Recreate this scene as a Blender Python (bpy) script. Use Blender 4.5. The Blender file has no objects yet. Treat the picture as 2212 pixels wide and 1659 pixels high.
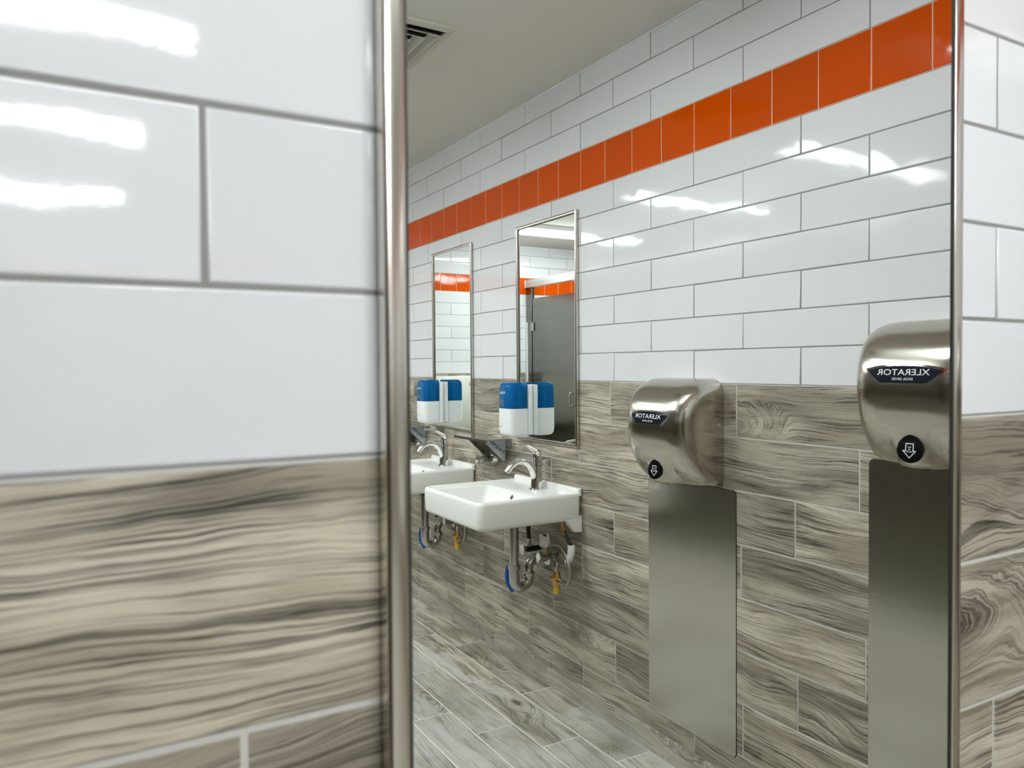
import bpy, bmesh, math, random
from mathutils import Vector, Matrix
random.seed(7)
sc = bpy.context.scene
C = sc.collection
PI = math.pi
R = math.radians

# ------------------------------------------------------------------ camera, world, lights, exposure
ZB = 1.257            # height of the joint between the white tiles and the wood planks
XW = 1.7172           # tile face of the wall with the basins
YBACK = -5.72         # tile face of the wall opposite the big mirror
XLEFT = -1.90
ZC = ZB + 1.172       # ceiling
GY = -0.012           # silvered plane of the big mirror
def RY(v): return 2*GY - v      # distance behind the mirror -> place in the room

cam = bpy.data.cameras.new('camera'); cam_o = bpy.data.objects.new('camera', cam); C.objects.link(cam_o)
yaw, pitch, roll = 0.52509, -0.022435, -0.0067
fv = Vector((math.sin(yaw)*math.cos(pitch), math.cos(yaw)*math.cos(pitch), math.sin(pitch)))
rv = Vector((math.cos(yaw), -math.sin(yaw), 0)); uv = rv.cross(fv)
r2 = rv*math.cos(roll)+uv*math.sin(roll); u2 = -rv*math.sin(roll)+uv*math.cos(roll)
cam_o.matrix_world = Matrix(((r2.x,u2.x,-fv.x,0),(r2.y,u2.y,-fv.y,-0.46918),(r2.z,u2.z,-fv.z,ZB+0.05596),(0,0,0,1)))
cam.sensor_width = 36; cam.lens = 36*1672.78/2212
cam.clip_start = 0.02; cam.clip_end = 60
cam.dof.use_dof = True; cam.dof.focus_distance = 2.6; cam.dof.aperture_fstop = 9.0
sc.camera = cam_o

w = bpy.data.worlds.new('world'); sc.world = w; w.use_nodes = True
w.node_tree.nodes['Background'].inputs[0].default_value = (0.9, 0.95, 1, 1)
w.node_tree.nodes['Background'].inputs[1].default_value = 0.02
LIGHT = 60.0
sc.view_settings.view_transform = 'Standard'
sc.view_settings.look = 'None'
sc.view_settings.gamma = 1
sc.view_settings.use_curve_mapping = False
sc.view_settings.exposure = 0.0

# ------------------------------------------------------------------ helpers
def srgb(r, g, b):
    f = lambda c: (c/255/12.92) if c/255 <= .04045 else ((c/255+.055)/1.055)**2.4
    return (f(r), f(g), f(b), 1)

def mat(name, col, rough=.5, metal=0, **kw):
    m = bpy.data.materials.new(name); m.use_nodes = True
    b = m.node_tree.nodes['Principled BSDF']
    b.inputs['Base Color'].default_value = col
    b.inputs['Roughness'].default_value = rough
    b.inputs['Metallic'].default_value = metal
    for k, v in kw.items():
        b.inputs[k.replace('_', ' ')].default_value = v
    return m
def nodes(m):
    nt = m.node_tree
    return nt, nt.nodes['Principled BSDF'], (lambda t: nt.nodes.new(t)), (lambda a, b: nt.links.new(a, b))

def obj(name, bm, m=None, parent=None, smooth=False, ang=None):
    me = bpy.data.meshes.new(name)
    if isinstance(bm, bmesh.types.BMesh):
        bmesh.ops.recalc_face_normals(bm, faces=bm.faces)
        if smooth:
            for f in bm.faces: f.smooth = True
            lim = R(ang if ang else 40)
            for e in bm.edges:
                if len(e.link_faces) == 2 and e.calc_face_angle(0) > lim: e.smooth = False
        bm.to_mesh(me); bm.free()
    else:
        me = bm
    if m: me.materials.append(m)
    o = bpy.data.objects.new(name, me); C.objects.link(o)
    if parent: o.parent = parent
    return o
def tag(o, label, cat, group=None):
    o['label'] = label; o['category'] = cat
    if group: o['group'] = group
    return o
def thing(name, label, cat, loc=(0,0,0), rz=0, group=None):
    o = bpy.data.objects.new(name, None); C.objects.link(o)
    o.empty_display_size = .05
    o.location = loc; o.rotation_euler = (0, 0, rz)
    return tag(o, label, cat, group)
def dup(root, loc, label, group=None):
    r = root.copy(); C.objects.link(r); r.location = loc; r['label'] = label
    if group: r['group'] = group
    for ch in list(root.children):
        c = ch.copy(); C.objects.link(c); c.parent = r
        for g in list(ch.children):
            d = g.copy(); C.objects.link(d); d.parent = c
    return r

def box(bm, x0, x1, y0, y1, z0, z1, bev=0, seg=2):
    r = bmesh.ops.create_cube(bm, size=1)
    vs = r['verts']
    for v in vs:
        v.co = Vector(((x0+x1)/2+v.co.x*(x1-x0), (y0+y1)/2+v.co.y*(y1-y0), (z0+z1)/2+v.co.z*(z1-z0)))
    if bev:
        es = list({e for v in vs for e in v.link_edges})
        bmesh.ops.bevel(bm, geom=es, offset=bev, segments=seg, affect='EDGES', profile=.5)
    return bm
def B(*a, **k): return box(bmesh.new(), *a, **k)

def ring_loft(bm, rings, cap0=True, cap1=True):
    vr = [[bm.verts.new(p) for p in r] for r in rings]
    n = len(vr[0])
    for a, b in zip(vr, vr[1:]):
        for i in range(n):
            bm.faces.new((a[i], a[(i+1) % n], b[(i+1) % n], b[i]))
    if cap0: bm.faces.new(vr[0][::-1])
    if cap1: bm.faces.new(vr[-1])
    return bm
def rrect(x0, x1, y0, y1, r, z, nc=5):
    out = []
    for cx, cy, a0 in ((x1-r, y1-r, 0), (x0+r, y1-r, 90), (x0+r, y0+r, 180), (x1-r, y0+r, 270)):
        for i in range(nc+1):
            a = R(a0+90*i/nc); out.append((cx+r*math.cos(a), cy+r*math.sin(a), z))
    return out
def tube(bm, pts, rad, n=14, cap=True, flat=1.0, ref=None):
    pts = [Vector(p) for p in pts]
    if not isinstance(rad, (list, tuple)): rad = [rad]*len(pts)
    T = []
    for i in range(len(pts)):
        t = (pts[min(i+1, len(pts)-1)]-pts[max(i-1, 0)]).normalized(); T.append(t)
    a = Vector(ref) if ref else (Vector((0,0,1)) if abs(T[0].z) < .9 else Vector((1,0,0)))
    nrm = (a-T[0]*a.dot(T[0])).normalized()
    rings = []
    for i, p in enumerate(pts):
        nrm = (nrm-T[i]*nrm.dot(T[i])).normalized(); bn = T[i].cross(nrm)
        rings.append([p+nrm*math.cos(2*PI*k/n)*rad[i]*flat+bn*math.sin(2*PI*k/n)*rad[i] for k in range(n)])
    return ring_loft(bm, rings, cap, cap)
def spline(P, k=8):
    P = [Vector(p) for p in P]; Q = [P[0]*2-P[1]]+P+[P[-1]*2-P[-2]]; out = []
    for i in range(1, len(Q)-2):
        for j in range(k):
            t = j/k; a, b, c, d = Q[i-1:i+3]
            out.append(.5*((2*b)+(c-a)*t+(2*a-5*b+4*c-d)*t*t+(3*b-a-3*c+d)*t**3))
    return out+[P[-1]]
def lerp_list(vals, n):
    out = []
    for i in range(n):
        f = i/(n-1)*(len(vals)-1); a = int(f); b = min(a+1, len(vals)-1); out.append(vals[a]+(vals[b]-vals[a])*(f-a))
    return out
def cyl(bm, p0, p1, r0, r1=None, n=20):
    return tube(bm, [p0, p1], [r0, r0 if r1 is None else r1], n)
def prism(bm, poly, f0, f1):
    a = [bm.verts.new(f0(*p)) for p in poly]; b = [bm.verts.new(f1(*p)) for p in poly]
    bm.faces.new(a); bm.faces.new(b[::-1]); n = len(poly)
    for i in range(n): bm.faces.new((a[i], b[i], b[(i+1) % n], a[(i+1) % n]))
    return bm

def text_mesh(name, s, size, m, fn, parent=None, extrude=0.0, font=None, spacing=1.0):
    cu = bpy.data.curves.new(name, 'FONT'); cu.body = s; cu.size = size; cu.align_x = 'CENTER'; cu.align_y = 'CENTER'
    cu.space_character = spacing; cu.resolution_u = 3; cu.extrude = extrude
    to = bpy.data.objects.new(name, cu); C.objects.link(to)
    dg = bpy.context.evaluated_depsgraph_get()
    me = bpy.data.meshes.new_from_object(to.evaluated_get(dg)); me.name = name
    bpy.data.objects.remove(to); bpy.data.curves.remove(cu)
    for v in me.vertices: v.co = fn(v.co.x, v.co.y)
    me.materials.clear()
    return obj(name, me, m, parent)

# ------------------------------------------------------------------ materials
def steel(name, col, rough, aniso=0.0, horiz=True, bump=.06, sc_=(6, 900)):
    m = mat(name, col, rough, 1.0)
    nt, b, N, L = nodes(m)
    tc = N('ShaderNodeTexCoord'); mp = N('ShaderNodeMapping'); nz = N('ShaderNodeTexNoise'); bp = N('ShaderNodeBump')
    mp.inputs['Scale'].default_value = (sc_[0], sc_[0], sc_[1]) if horiz else (sc_[1], sc_[1], sc_[0])
    nz.inputs['Scale'].default_value = 1; nz.inputs['Detail'].default_value = 3
    L(tc.outputs['Object'], mp.inputs['Vector']); L(mp.outputs[0], nz.inputs['Vector'])
    bp.inputs['Strength'].default_value = bump; bp.inputs['Distance'].default_value = .001
    L(nz.outputs['Fac'], bp.inputs['Height']); L(bp.outputs[0], b.inputs['Normal'])
    mr = N('ShaderNodeMapRange'); mr.inputs['To Min'].default_value = rough*.8; mr.inputs['To Max'].default_value = rough*1.25
    L(nz.outputs['Fac'], mr.inputs['Value']); L(mr.outputs[0], b.inputs['Roughness'])
    if aniso:
        b.inputs['Anisotropic'].default_value = aniso
        tg = N('ShaderNodeTangent'); tg.direction_type = 'UV_MAP'; tg.uv_map = 'UVMap'
        L(tg.outputs[0], b.inputs['Tangent'])
    return m

def glazed(name, col, rough=.06, wav=.25, var=.03):
    m = mat(name, col, rough, 0, Coat_Weight=.0, IOR=1.5)
    nt, b, N, L = nodes(m)
    tc = N('ShaderNodeTexCoord'); oi = N('ShaderNodeObjectInfo'); ad = N('ShaderNodeVectorMath'); ad.operation = 'MULTIPLY_ADD'
    cb = N('ShaderNodeCombineXYZ')
    for i in range(3): L(oi.outputs['Random'], cb.inputs[i])
    ad.inputs[1].default_value = (40, 31, 17)
    L(cb.outputs[0], ad.inputs[0]); L(tc.outputs['Object'], ad.inputs[2])
    nz = N('ShaderNodeTexNoise'); nz.inputs['Scale'].default_value = 9; nz.inputs['Detail'].default_value = 1
    n2 = N('ShaderNodeTexNoise'); n2.inputs['Scale'].default_value = 260; n2.inputs['Detail'].default_value = 1
    L(ad.outputs[0], nz.inputs['Vector']); L(ad.outputs[0], n2.inputs['Vector'])
    b1 = N('ShaderNodeBump'); b1.inputs['Strength'].default_value = wav; b1.inputs['Distance'].default_value = .004
    b2 = N('ShaderNodeBump'); b2.inputs['Strength'].default_value = .02; b2.inputs['Distance'].default_value = .0006
    L(nz.outputs['Fac'], b1.inputs['Height']); L(n2.outputs['Fac'], b2.inputs['Height'])
    L(b1.outputs[0], b2.inputs['Normal']); L(b2.outputs[0], b.inputs['Normal'])
    hs = N('ShaderNodeHueSaturation'); hs.inputs['Color'].default_value = col
    mr = N('ShaderNodeMapRange'); mr.inputs['To Min'].default_value = 1-var; mr.inputs['To Max'].default_value = 1+var
    L(oi.outputs['Random'], mr.inputs['Value']); L(mr.outputs[0], hs.inputs['Value']); L(hs.outputs[0], b.inputs['Base Color'])
    return m

def woodlook(name, light, mid, dark, haze=False, rough=.42, vlo=.72, vhi=1.2):
    """printed wood-grain porcelain: long grain lines that bend round a few knots"""
    m = mat(name, mid, rough, 0)
    nt, b, N, L = nodes(m)
    def math_(op, a, bb=None, c=None):
        n = N('ShaderNodeMath'); n.operation = op
        for i, x in enumerate((a, bb, c)):
            if x is None: continue
            if isinstance(x, (int, float)): n.inputs[i].default_value = x
            else: L(x, n.inputs[i])
        return n.outputs[0]
    def comb(x, y, z):
        n = N('ShaderNodeCombineXYZ')
        for i, q in enumerate((x, y, z)):
            if isinstance(q, (int, float)): n.inputs[i].default_value = q
            else: L(q, n.inputs[i])
        return n.outputs[0]
    def noise(vec, scale, detail=2, rgh=.5, dist=0):
        n = N('ShaderNodeTexNoise'); n.inputs['Scale'].default_value = scale; n.inputs['Detail'].default_value = detail
        n.inputs['Roughness'].default_value = rgh; n.inputs['Distortion'].default_value = dist
        L(vec, n.inputs['Vector']); return n.outputs['Fac']
    def remap(v, a, bb, c=0., d=1., smooth=True):
        n = N('ShaderNodeMapRange'); n.interpolation_type = 'SMOOTHSTEP' if smooth else 'LINEAR'
        for i, x in enumerate((a, bb, c, d)): n.inputs[i+1].default_value = x
        L(v, n.inputs[0]); return n.outputs[0]
    tc = N('ShaderNodeTexCoord'); sp = N('ShaderNodeSeparateXYZ'); L(tc.outputs['Object'], sp.inputs[0])
    oi = N('ShaderNodeObjectInfo'); rnd = oi.outputs['Random']
    r1 = math_('MULTIPLY', rnd, 61.7); r2_ = math_('FRACT', math_('MULTIPLY', rnd, 173.3)); r3 = math_('FRACT', math_('MULTIPLY', rnd, 917.1))
    u = math_('ADD', sp.outputs[0], math_('MULTIPLY', r2_, 37.)); v = math_('ADD', sp.outputs[1], math_('MULTIPLY', r3, 11.))
    # gentle waviness of the grain
    wv = noise(comb(math_('MULTIPLY', u, 2.6), math_('MULTIPLY', v, 6.), r1), 1, 1.5, .5)
    w2 = noise(comb(math_('MULTIPLY', u, 16), math_('MULTIPLY', v, 40.), r1), 1, 2, .5)
    v1 = math_('ADD', sp.outputs[1], math_('ADD', math_('MULTIPLY', math_('SUBTRACT', wv, .5), .075), math_('MULTIPLY', math_('SUBTRACT', w2, .5), .008)))
    # knots: a few per metre; near one the grain becomes rings
    vo = N('ShaderNodeTexVoronoi'); vo.feature = 'F1'; vo.voronoi_dimensions = '3D'; vo.inputs['Scale'].default_value = 1
    wob = noise(comb(math_('MULTIPLY', u, 18), math_('MULTIPLY', v, 30), r1), 1, 3)
    L(comb(math_('ADD', math_('MULTIPLY', u, 2.0), math_('MULTIPLY', wob, .06)), math_('ADD', math_('MULTIPLY', v, 5.0), math_('MULTIPLY', wob, .13)), math_('MULTIPLY', r1, 1.0)), vo.inputs['Vector'])
    d = vo.outputs['Distance']
    vs = N('ShaderNodeSeparateXYZ'); L(vo.outputs['Color'], vs.inputs[0])
    has = remap(vs.outputs[0], .52, .48)
    k = math_('MULTIPLY', remap(d, .46, .16), has)
    g0 = math_('ADD', math_('MULTIPLY', v1, math_('SUBTRACT', 1., k)), math_('MULTIPLY', math_('MULTIPLY', d, .24), k))
    # the grain lines themselves
    fine = noise(comb(math_('MULTIPLY', u, 4.), math_('MULTIPLY', g0, 380.), r1), 1, 2, .5)
    med = noise(comb(math_('MULTIPLY', u, 2.6), math_('MULTIPLY', g0, 205.), r1), 1, 3, .6)
    broad = noise(comb(math_('MULTIPLY', u, 2.4), math_('MULTIPLY', v1, 16.), r1), 1, 3, .55)
    smoke = noise(comb(math_('MULTIPLY', u, 3.6), math_('MULTIPLY', v1, 11.), math_('ADD', r1, 9.3)), 1, 3, .6)
    pore = noise(comb(math_('MULTIPLY', u, 22.), math_('MULTIPLY', v1, 700.), r1), 1, 2, .6)
    lines = remap(fine, .51, .38)            # 1 = dark line
    lm = remap(med, .455, .37)
    wt = remap(noise(comb(math_('MULTIPLY', u, 5.), math_('MULTIPLY', v, 22.), r1), 1, 2), .34, .60, .40, 1.)
    dk = math_('MULTIPLY', math_('MAXIMUM', math_('MULTIPLY', lines, .66), math_('MULTIPLY', lm, .74)), wt)
    dk = math_('ADD', dk, math_('MULTIPLY', remap(pore, .47, .32), .30))
    dk = math_('ADD', dk, math_('MULTIPLY', math_('MULTIPLY', remap(d, .12, .03), has), .7))
    dk = math_('ADD', dk, math_('MULTIPLY', remap(smoke, .56, .74), .45))
    dk.node.use_clamp = True
    # base tone
    mx = N('ShaderNodeMix'); mx.data_type = 'RGBA'; mx.inputs['A'].default_value = mid; mx.inputs['B'].default_value = light
    L(remap(broad, .38, .62), mx.inputs['Factor'])
    hs = N('ShaderNodeHueSaturation'); L(mx.outputs['Result'], hs.inputs['Color'])
    L(remap(rnd, 0, 1, vlo, vhi, False), hs.inputs['Value'])
    m2 = N('ShaderNodeMix'); m2.data_type = 'RGBA'; m2.inputs['B'].default_value = dark
    L(dk, m2.inputs['Factor']); L(hs.outputs[0], m2.inputs['A'])
    col = m2.outputs['Result']
    if haze:
        # pale film of grout dust on the floor, washed away in a strip near the basins
        geo = N('ShaderNodeNewGeometry'); gs = N('ShaderNodeSeparateXYZ'); L(geo.outputs['Position'], gs.inputs[0])
        pn = noise(geo.outputs['Position'], 7., 4, .6)
        px = math_('DIVIDE', math_('SUBTRACT', gs.outputs[0], 1.66), .17)
        py = math_('DIVIDE', math_('SUBTRACT', gs.outputs[1], RY(2.75)), .75)
        dd = math_('SQRT', math_('ADD', math_('MULTIPLY', px, px), math_('MULTIPLY', py, py)))
        wet = remap(math_('ADD', dd, math_('MULTIPLY', math_('SUBTRACT', pn, .5), 1.6)), 1.0, 1.06)
        hz = math_('MULTIPLY', remap(noise(geo.outputs['Position'], 3.1, 4, .6), .35, .62, .12, .72), wet)
        hz = math_('MULTIPLY', hz, math_('SUBTRACT', 1., math_('MULTIPLY', dk, .55)))
        m3 = N('ShaderNodeMix'); m3.data_type = 'RGBA'; m3.inputs['B'].default_value = srgb(196, 197, 194)
        L(hz, m3.inputs['Factor']); L(col, m3.inputs['A']); col = m3.outputs['Result']
    L(col, b.inputs['Base Color'])
    bp = N('ShaderNodeBump'); bp.inputs['Strength'].default_value = .35; bp.inputs['Distance'].default_value = .0008; bp.invert = True
    L(dk, bp.inputs['Height']); L(bp.outputs[0], b.inputs['Normal'])
    return m

M = {}
M['white_tile'] = glazed('white_glazed_tile', srgb(217, 218, 220), .045, .22)
M['white_tile'].node_tree.nodes['Principled BSDF'].inputs['Specular IOR Level'].default_value = .36
M['orange_tile'] = glazed('orange_glazed_tile', srgb(198, 74, 0), .06, .18, .05)
M['orange_tile'].node_tree.nodes['Principled BSDF'].inputs['Specular IOR Level'].default_value = .26
M['wall_wood'] = woodlook('wood_look_plank', srgb(194, 184, 166), srgb(152, 142, 124), srgb(42, 36, 29))
M['floor_wood'] = woodlook('wood_look_floor', srgb(208, 200, 184), srgb(156, 146, 127), srgb(42, 38, 34), haze=True, rough=.38)
M['base_wood'] = woodlook('wood_look_base', srgb(184, 178, 166), srgb(160, 153, 140), srgb(96, 90, 80), vlo=.85, vhi=1.1)
def grout(name, col):
    m = mat(name, col, .9); nt, b, N, L = nodes(m)
    nz = N('ShaderNodeTexNoise'); nz.inputs['Scale'].default_value = 300; tc = N('ShaderNodeTexCoord'); L(tc.outputs['Object'], nz.inputs['Vector'])
    bp = N('ShaderNodeBump'); bp.inputs['Strength'].default_value = .2; bp.inputs['Distance'].default_value = .0005
    L(nz.outputs['Fac'], bp.inputs['Height']); L(bp.outputs[0], b.inputs['Normal']); return m
M['grout_dark'] = grout('grey_grout', srgb(138, 136, 133))
M['grout_light'] = grout('pale_grout', srgb(190, 187, 182))
M['grout_floor'] = grout('floor_grout', srgb(226, 224, 216))
M['grout_warm'] = grout('warm_grout', srgb(225, 178, 152))
M['paint'] = mat('ceiling_paint', srgb(222, 220, 214), .85)
nt, b, N, L = nodes(M['paint']); nz = N('ShaderNodeTexNoise'); nz.inputs['Scale'].default_value = 90; tc = N('ShaderNodeTexCoord'); L(tc.outputs['Object'], nz.inputs['Vector'])
bp = N('ShaderNodeBump'); bp.inputs['Strength'].default_value = .08; bp.inputs['Distance'].default_value = .001; L(nz.outputs['Fac'], bp.inputs['Height']); L(bp.outputs[0], b.inputs['Normal'])
M['mirror'] = mat('silvered_glass', (.875, .90, .88, 1), 0.0, 1.0)
M['frame'] = steel('satin_frame_steel', (.66, .62, .56, 1), .17, 0, False, .03, (4, 500))
M['frame_dark'] = mat('frame_gap', srgb(20, 20, 20), .6)
M['brushed'] = steel('brushed_steel', (.56, .53, .465, 1), .17, .7, False, .05, (5, 800))
M['guard'] = steel('brushed_guard_steel', (.58, .56, .50, 1), .18, .6, True, .03, (3, 1200))
M['stall'] = steel('stall_steel', (.225, .22, .20, 1), .20, .5, True, .03, (4, 700))
M['chrome'] = mat('chrome', (.80, .80, .80, 1), .05, 1.0)
M['chrome_dull'] = mat('dull_chrome', (.52, .51, .49, 1), .16, 1.0)
M['ceramic'] = mat('white_vitreous_china', srgb(236, 236, 232), .10, 0, Coat_Weight=.4, Coat_Roughness=.05)
M['black'] = mat('black_plastic', srgb(14, 14, 14), .4)
M['gloss_black'] = mat('gloss_black', srgb(12, 13, 15), .12)
M['navy'] = mat('label_navy', srgb(22, 27, 40), .15)
M['white_print'] = mat('white_print', srgb(235, 235, 235), .5)
M['grey_print'] = mat('grey_print', srgb(120, 122, 124), .5)
M['navy_print'] = mat('navy_print', srgb(16, 34, 92), .5)
M['white_plastic'] = mat('white_plastic', srgb(236, 238, 238), .22)
M['blue_plastic'] = mat('clear_blue_plastic', (.015, .26, .60, 1), .05, 0, Transmission_Weight=.70, IOR=1.2, Alpha=1.0)
M['blue_dark'] = mat('blue_refill', srgb(30, 110, 178), .25)
M['blue'] = mat('blue_handle', srgb(28, 92, 190), .35)
M['teal'] = mat('refill_film', srgb(120, 170, 190), .2)
M['brass'] = mat('brass', (.58, .36, .13, 1), .28, 1.0)
M['yellow'] = mat('yellow_cap', srgb(214, 176, 30), .4)
M['rubber'] = mat('rubber', srgb(24, 23, 22), .6)
M['film'] = mat('protective_film', srgb(186, 192, 197), .3)
M['braid'] = steel('braided_steel', (.40, .385, .35, 1), .3, 0, True, .5, (800, 800))
M['paper'] = mat('paper_tag', srgb(210, 210, 205), .7)
M['grille'] = mat('grille_paint', srgb(200, 197, 186), .55)
M['cavity'] = mat('duct_dark', srgb(20, 20, 20), .9)
M['lamp_body'] = mat('lamp_housing', srgb(215, 215, 212), .5)
lm = bpy.data.materials.new('lamp_diffuser'); lm.use_nodes = True
b_ = lm.node_tree.nodes['Principled BSDF']; b_.inputs['Emission Color'].default_value = (.93, .985, 1.0, 1); b_.inputs['Emission Strength'].default_value = LIGHT
b_.inputs['Base Color'].default_value = (.9, .9, .9, 1)
M['lamp'] = lm
M['cs'] = mat('changing_station_plastic', srgb(206, 208, 198), .4)

# ------------------------------------------------------------------ tiles
def tile_mesh(name, lx, ly, th=.008, r=.0025, r1=.0008):
    """one tile, face at z=0, cushion edge"""
    prof = [(0.0, -th), (0.0, -r), (r*.30, -r*.30*.9), (r, 0.0)]
    V = []; F = []; NV = []
    def sgn(i): return ((-1,-1),(1,-1),(1,1),(-1,1))[i]
    nz = [0.0, .05, .7, 1.0]
    for j, (ins, z) in enumerate(prof):
        for i in range(4):
            sx, sy = sgn(i); V.append((sx*(lx/2-ins), sy*(ly/2-ins), z))
            h = math.sqrt(max(0, 1-nz[j]**2))/math.sqrt(2); NV.append((sx*h, sy*h, nz[j]))
    for j in range(3):
        for i in range(4):
            a = j*4+i; c = j*4+(i+1) % 4; F.append((a, c, c+4, a+4))
    F.append((12, 13, 14, 15))
    me = bpy.data.meshes.new(name); me.from_pydata(V, [], F); me.update()
    for p in me.polygons: p.use_smooth = True
    me.normals_split_custom_set_from_vertices([Vector(n).normalized() for n in NV])
    return me
MC = {}
def get_tile(kind, lx, ly, m, r, th=.008):
    k = (kind, round(lx, 3), round(ly, 3))
    if k not in MC:
        me = tile_mesh(kind, lx, ly, th, r); me.materials.append(m); MC[k] = me
    return MC[k]
H = .1032; LT = .408; WH = .1575; LP = .6085; OH = .154; LO = .1533
TB = 7*H+.1538      # top of the orange band above ZB
def rows(length):
    return []
def lay(parent, O, X, Y, Nn, u0, u1, row_v0, row_v1, phase, L, kind, m, gap, r, tilt=0.0, out=0.0, th=.008):
    """pieces of one course, joints at phase + k*L, clipped to [u0,u1]"""
    k = math.floor((u0-phase)/L); res = []
    while phase+k*L < u1-1e-4:
        a = max(u0, phase+k*L); c = min(u1, phase+(k+1)*L); k += 1
        if c-a < .012: continue
        la, lb = c-a-gap, row_v1-row_v0-gap
        o = bpy.data.objects.new(kind, get_tile(kind, la, lb, m, r, th)); C.objects.link(o)
        o.parent = parent
        rot = Matrix((X, Y, Nn)).transposed()
        t = Matrix.Rotation(random.uniform(-tilt, tilt), 3, 'X') @ Matrix.Rotation(random.uniform(-tilt, tilt), 3, 'Y')
        flip = Matrix.Rotation(PI, 3, 'Z') if (random.random() < .5) else Matrix.Identity(3)
        p = O+X*((a+c)/2)+Y*((row_v0+row_v1)/2)+Nn*(out+random.uniform(-.0002, .0002))
        o.matrix_local = Matrix.Translation(p) @ (rot @ t @ flip).to_4x4()
        res.append(o)
    return res
def struct(name, bm, m=None):
    o = obj(name, bm, m); o['kind'] = 'structure'; return o

def tiled_wall(name, O, X, Nn, u0, u1, ph_even, ph_odd, ph_orange, ph_above, wood_ph, skip=None):
    """O at the level of the wood/white joint; X along the wall, Nn out of it"""
    Z = Vector((0,0,1))
    def slab(v0, v1, d0, d1):
        bm = bmesh.new(); pts = []
        for d in (d0, d1):
            for (u, v) in ((u0, v0), (u1, v0), (u1, v1), (u0, v1)):
                pts.append(bm.verts.new(O+X*u+Z*v+Nn*d))
        for f in ((0,1,2,3), (4,5,6,7), (0,1,5,4), (1,2,6,5), (2,3,7,6), (3,0,4,7)): bm.faces.new([pts[i] for i in f])
        return bm
    wall = struct(name, slab(-ZB, 1.172, -.10, -.0035), M['grout_dark'])
    zone = obj('grout_zone', slab(-ZB, .0, -.0036, -.0012), M['grout_light'], wall)
    zo = obj('grout_zone', slab(7*H, TB, -.0036, -.0012), M['grout_warm'], wall)
    zw = obj('grout_zone', slab(0.0, 7*H, -.0036, -.0014), M['grout_dark'], wall)
    zu = obj('grout_zone', slab(TB, 1.172, -.0036, -.0014), M['grout_dark'], wall)
    for i in range(7):
        lay(wall, O, X, Z, Nn, u0, u1, i*H, (i+1)*H, ph_odd if i % 2 else ph_even, LT, 'tile', M['white_tile'], .0022, .0028, .0045)
    lay(wall, O, X, Z, Nn, u0, u1, 7*H, TB, ph_orange, LO, 'accent_tile', M['orange_tile'], .0022, .0026, .004)
    v = TB; i = 0
    while v < 1.172-.01:
        v1 = min(v+H, 1.172)
        lay(wall, O, X, Z, Nn, u0, u1, v, v1, ph_above[i % 2], LT, 'tile', M['white_tile'], .0022, .0028, .0045); v = v1; i += 1
    for i in range(8):
        a = -(i+1)*WH if i < 7 else -1.18
        lay(wall, O, X, Z, Nn, u0, u1, a, -i*WH, wood_ph[i], LP, 'plank', M['wall_wood'], .0042, .0012, .001)
    return wall

# setting ------------------------------------------------------------
Vx, Vy, Vz = Vector((1,0,0)), Vector((0,1,0)), Vector((0,0,1))
# wall with the big mirror (front)
tiled_wall('wall_front', Vector((0,0,ZB)), Vx, -Vy, XLEFT, XW, .0706-LT/2, .0706, 0, (.0706, .0706-LT/2),
           [.49, .0887, .8869-LP, .49, .09, .28, .49, .09])
# wall with basins and dryers (right); u = distance from the mirror
off = 2*GY
tiled_wall('wall_right', Vector((XW, off, ZB)), -Vy, -Vx, off, -YBACK+off, .7422+LT/2, .7422, .7385, (.7422, .7422+LT/2),
           [1.176, .7671, .9637, 1.158, .7478, .9544, 1.1508, 1.3535-LP])
# wall opposite the big mirror (back)
tiled_wall('wall_back', Vector((0, YBACK, ZB)), -Vx, Vy, -XW, -XLEFT, .15, .15+LT/2, .05, (.15, .15+LT/2),
           [.1, .3, .5, .1, .3, .5, .1, .3])
tiled_wall('wall_left', Vector((XLEFT, 0, ZB)), Vy, Vx, YBACK, 0, .15, .15+LT/2, .05, (.15, .15+LT/2),
           [.1, .3, .5, .1, .3, .5, .1, .3])
# floor
fl = struct('floor', B(XLEFT-.1, XW+.1, YBACK-.1, .1, -.12, -.0009), M['grout_floor'])
FW = .1565
xr = XW-.150
i = 0
x1 = XW
edges = [XW-.003, 1.567, 1.4095, 1.2535, 1.0965]
while edges[-1] > XLEFT: edges.append(edges[-1]-FW)
for i in range(len(edges)-1):
    hi, lo = edges[i], max(edges[i+1], XLEFT)
    ph = 1.56+.2045*(i % 3)
    if i == 1: ph = 1.77
    if i == 2: ph = 1.971
    if i == 3: ph = 2.172-LP
    lay(fl, Vector((0, off, 0)), -Vy, Vx, Vz, off, -YBACK+off, lo, hi, ph, .6175, 'plank', M['floor_wood'], .0042, .0012, .0008)
# base strip along the wall with the basins
bs = struct('baseboard_right', B(XW-.0085, XW, YBACK, 0, 0, .0775), M['grout_light'])
lay(bs, Vector((XW, off, 0)), -Vy, Vz, -Vx, off, -YBACK+off, .0015, .0795, 1.7523-4*.4525, .4525, 'base_tile', M['base_wood'], .003, .0015, .001, out=.010, th=.009)
bb = struct('baseboard_back', B(XLEFT, XW-.011, YBACK, YBACK+.0085, 0, .0775), M['grout_light'])
lay(bb, Vector((0, YBACK, 0)), -Vx, Vz, Vy, -XW+.011, -XLEFT, .0015, .0795, 0, .4525, 'base_tile', M['base_wood'], .003, .0015, .001, out=.010, th=.009)
# ceiling
cl = struct('ceiling', B(XLEFT-.1, XW+.1, YBACK-.1, .1, ZC, ZC+.1), M['paint'])
obj('caulk_line', B(XW-.004, XW, YBACK, 0, ZC-.004, ZC), M['white_plastic'], cl)

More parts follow.
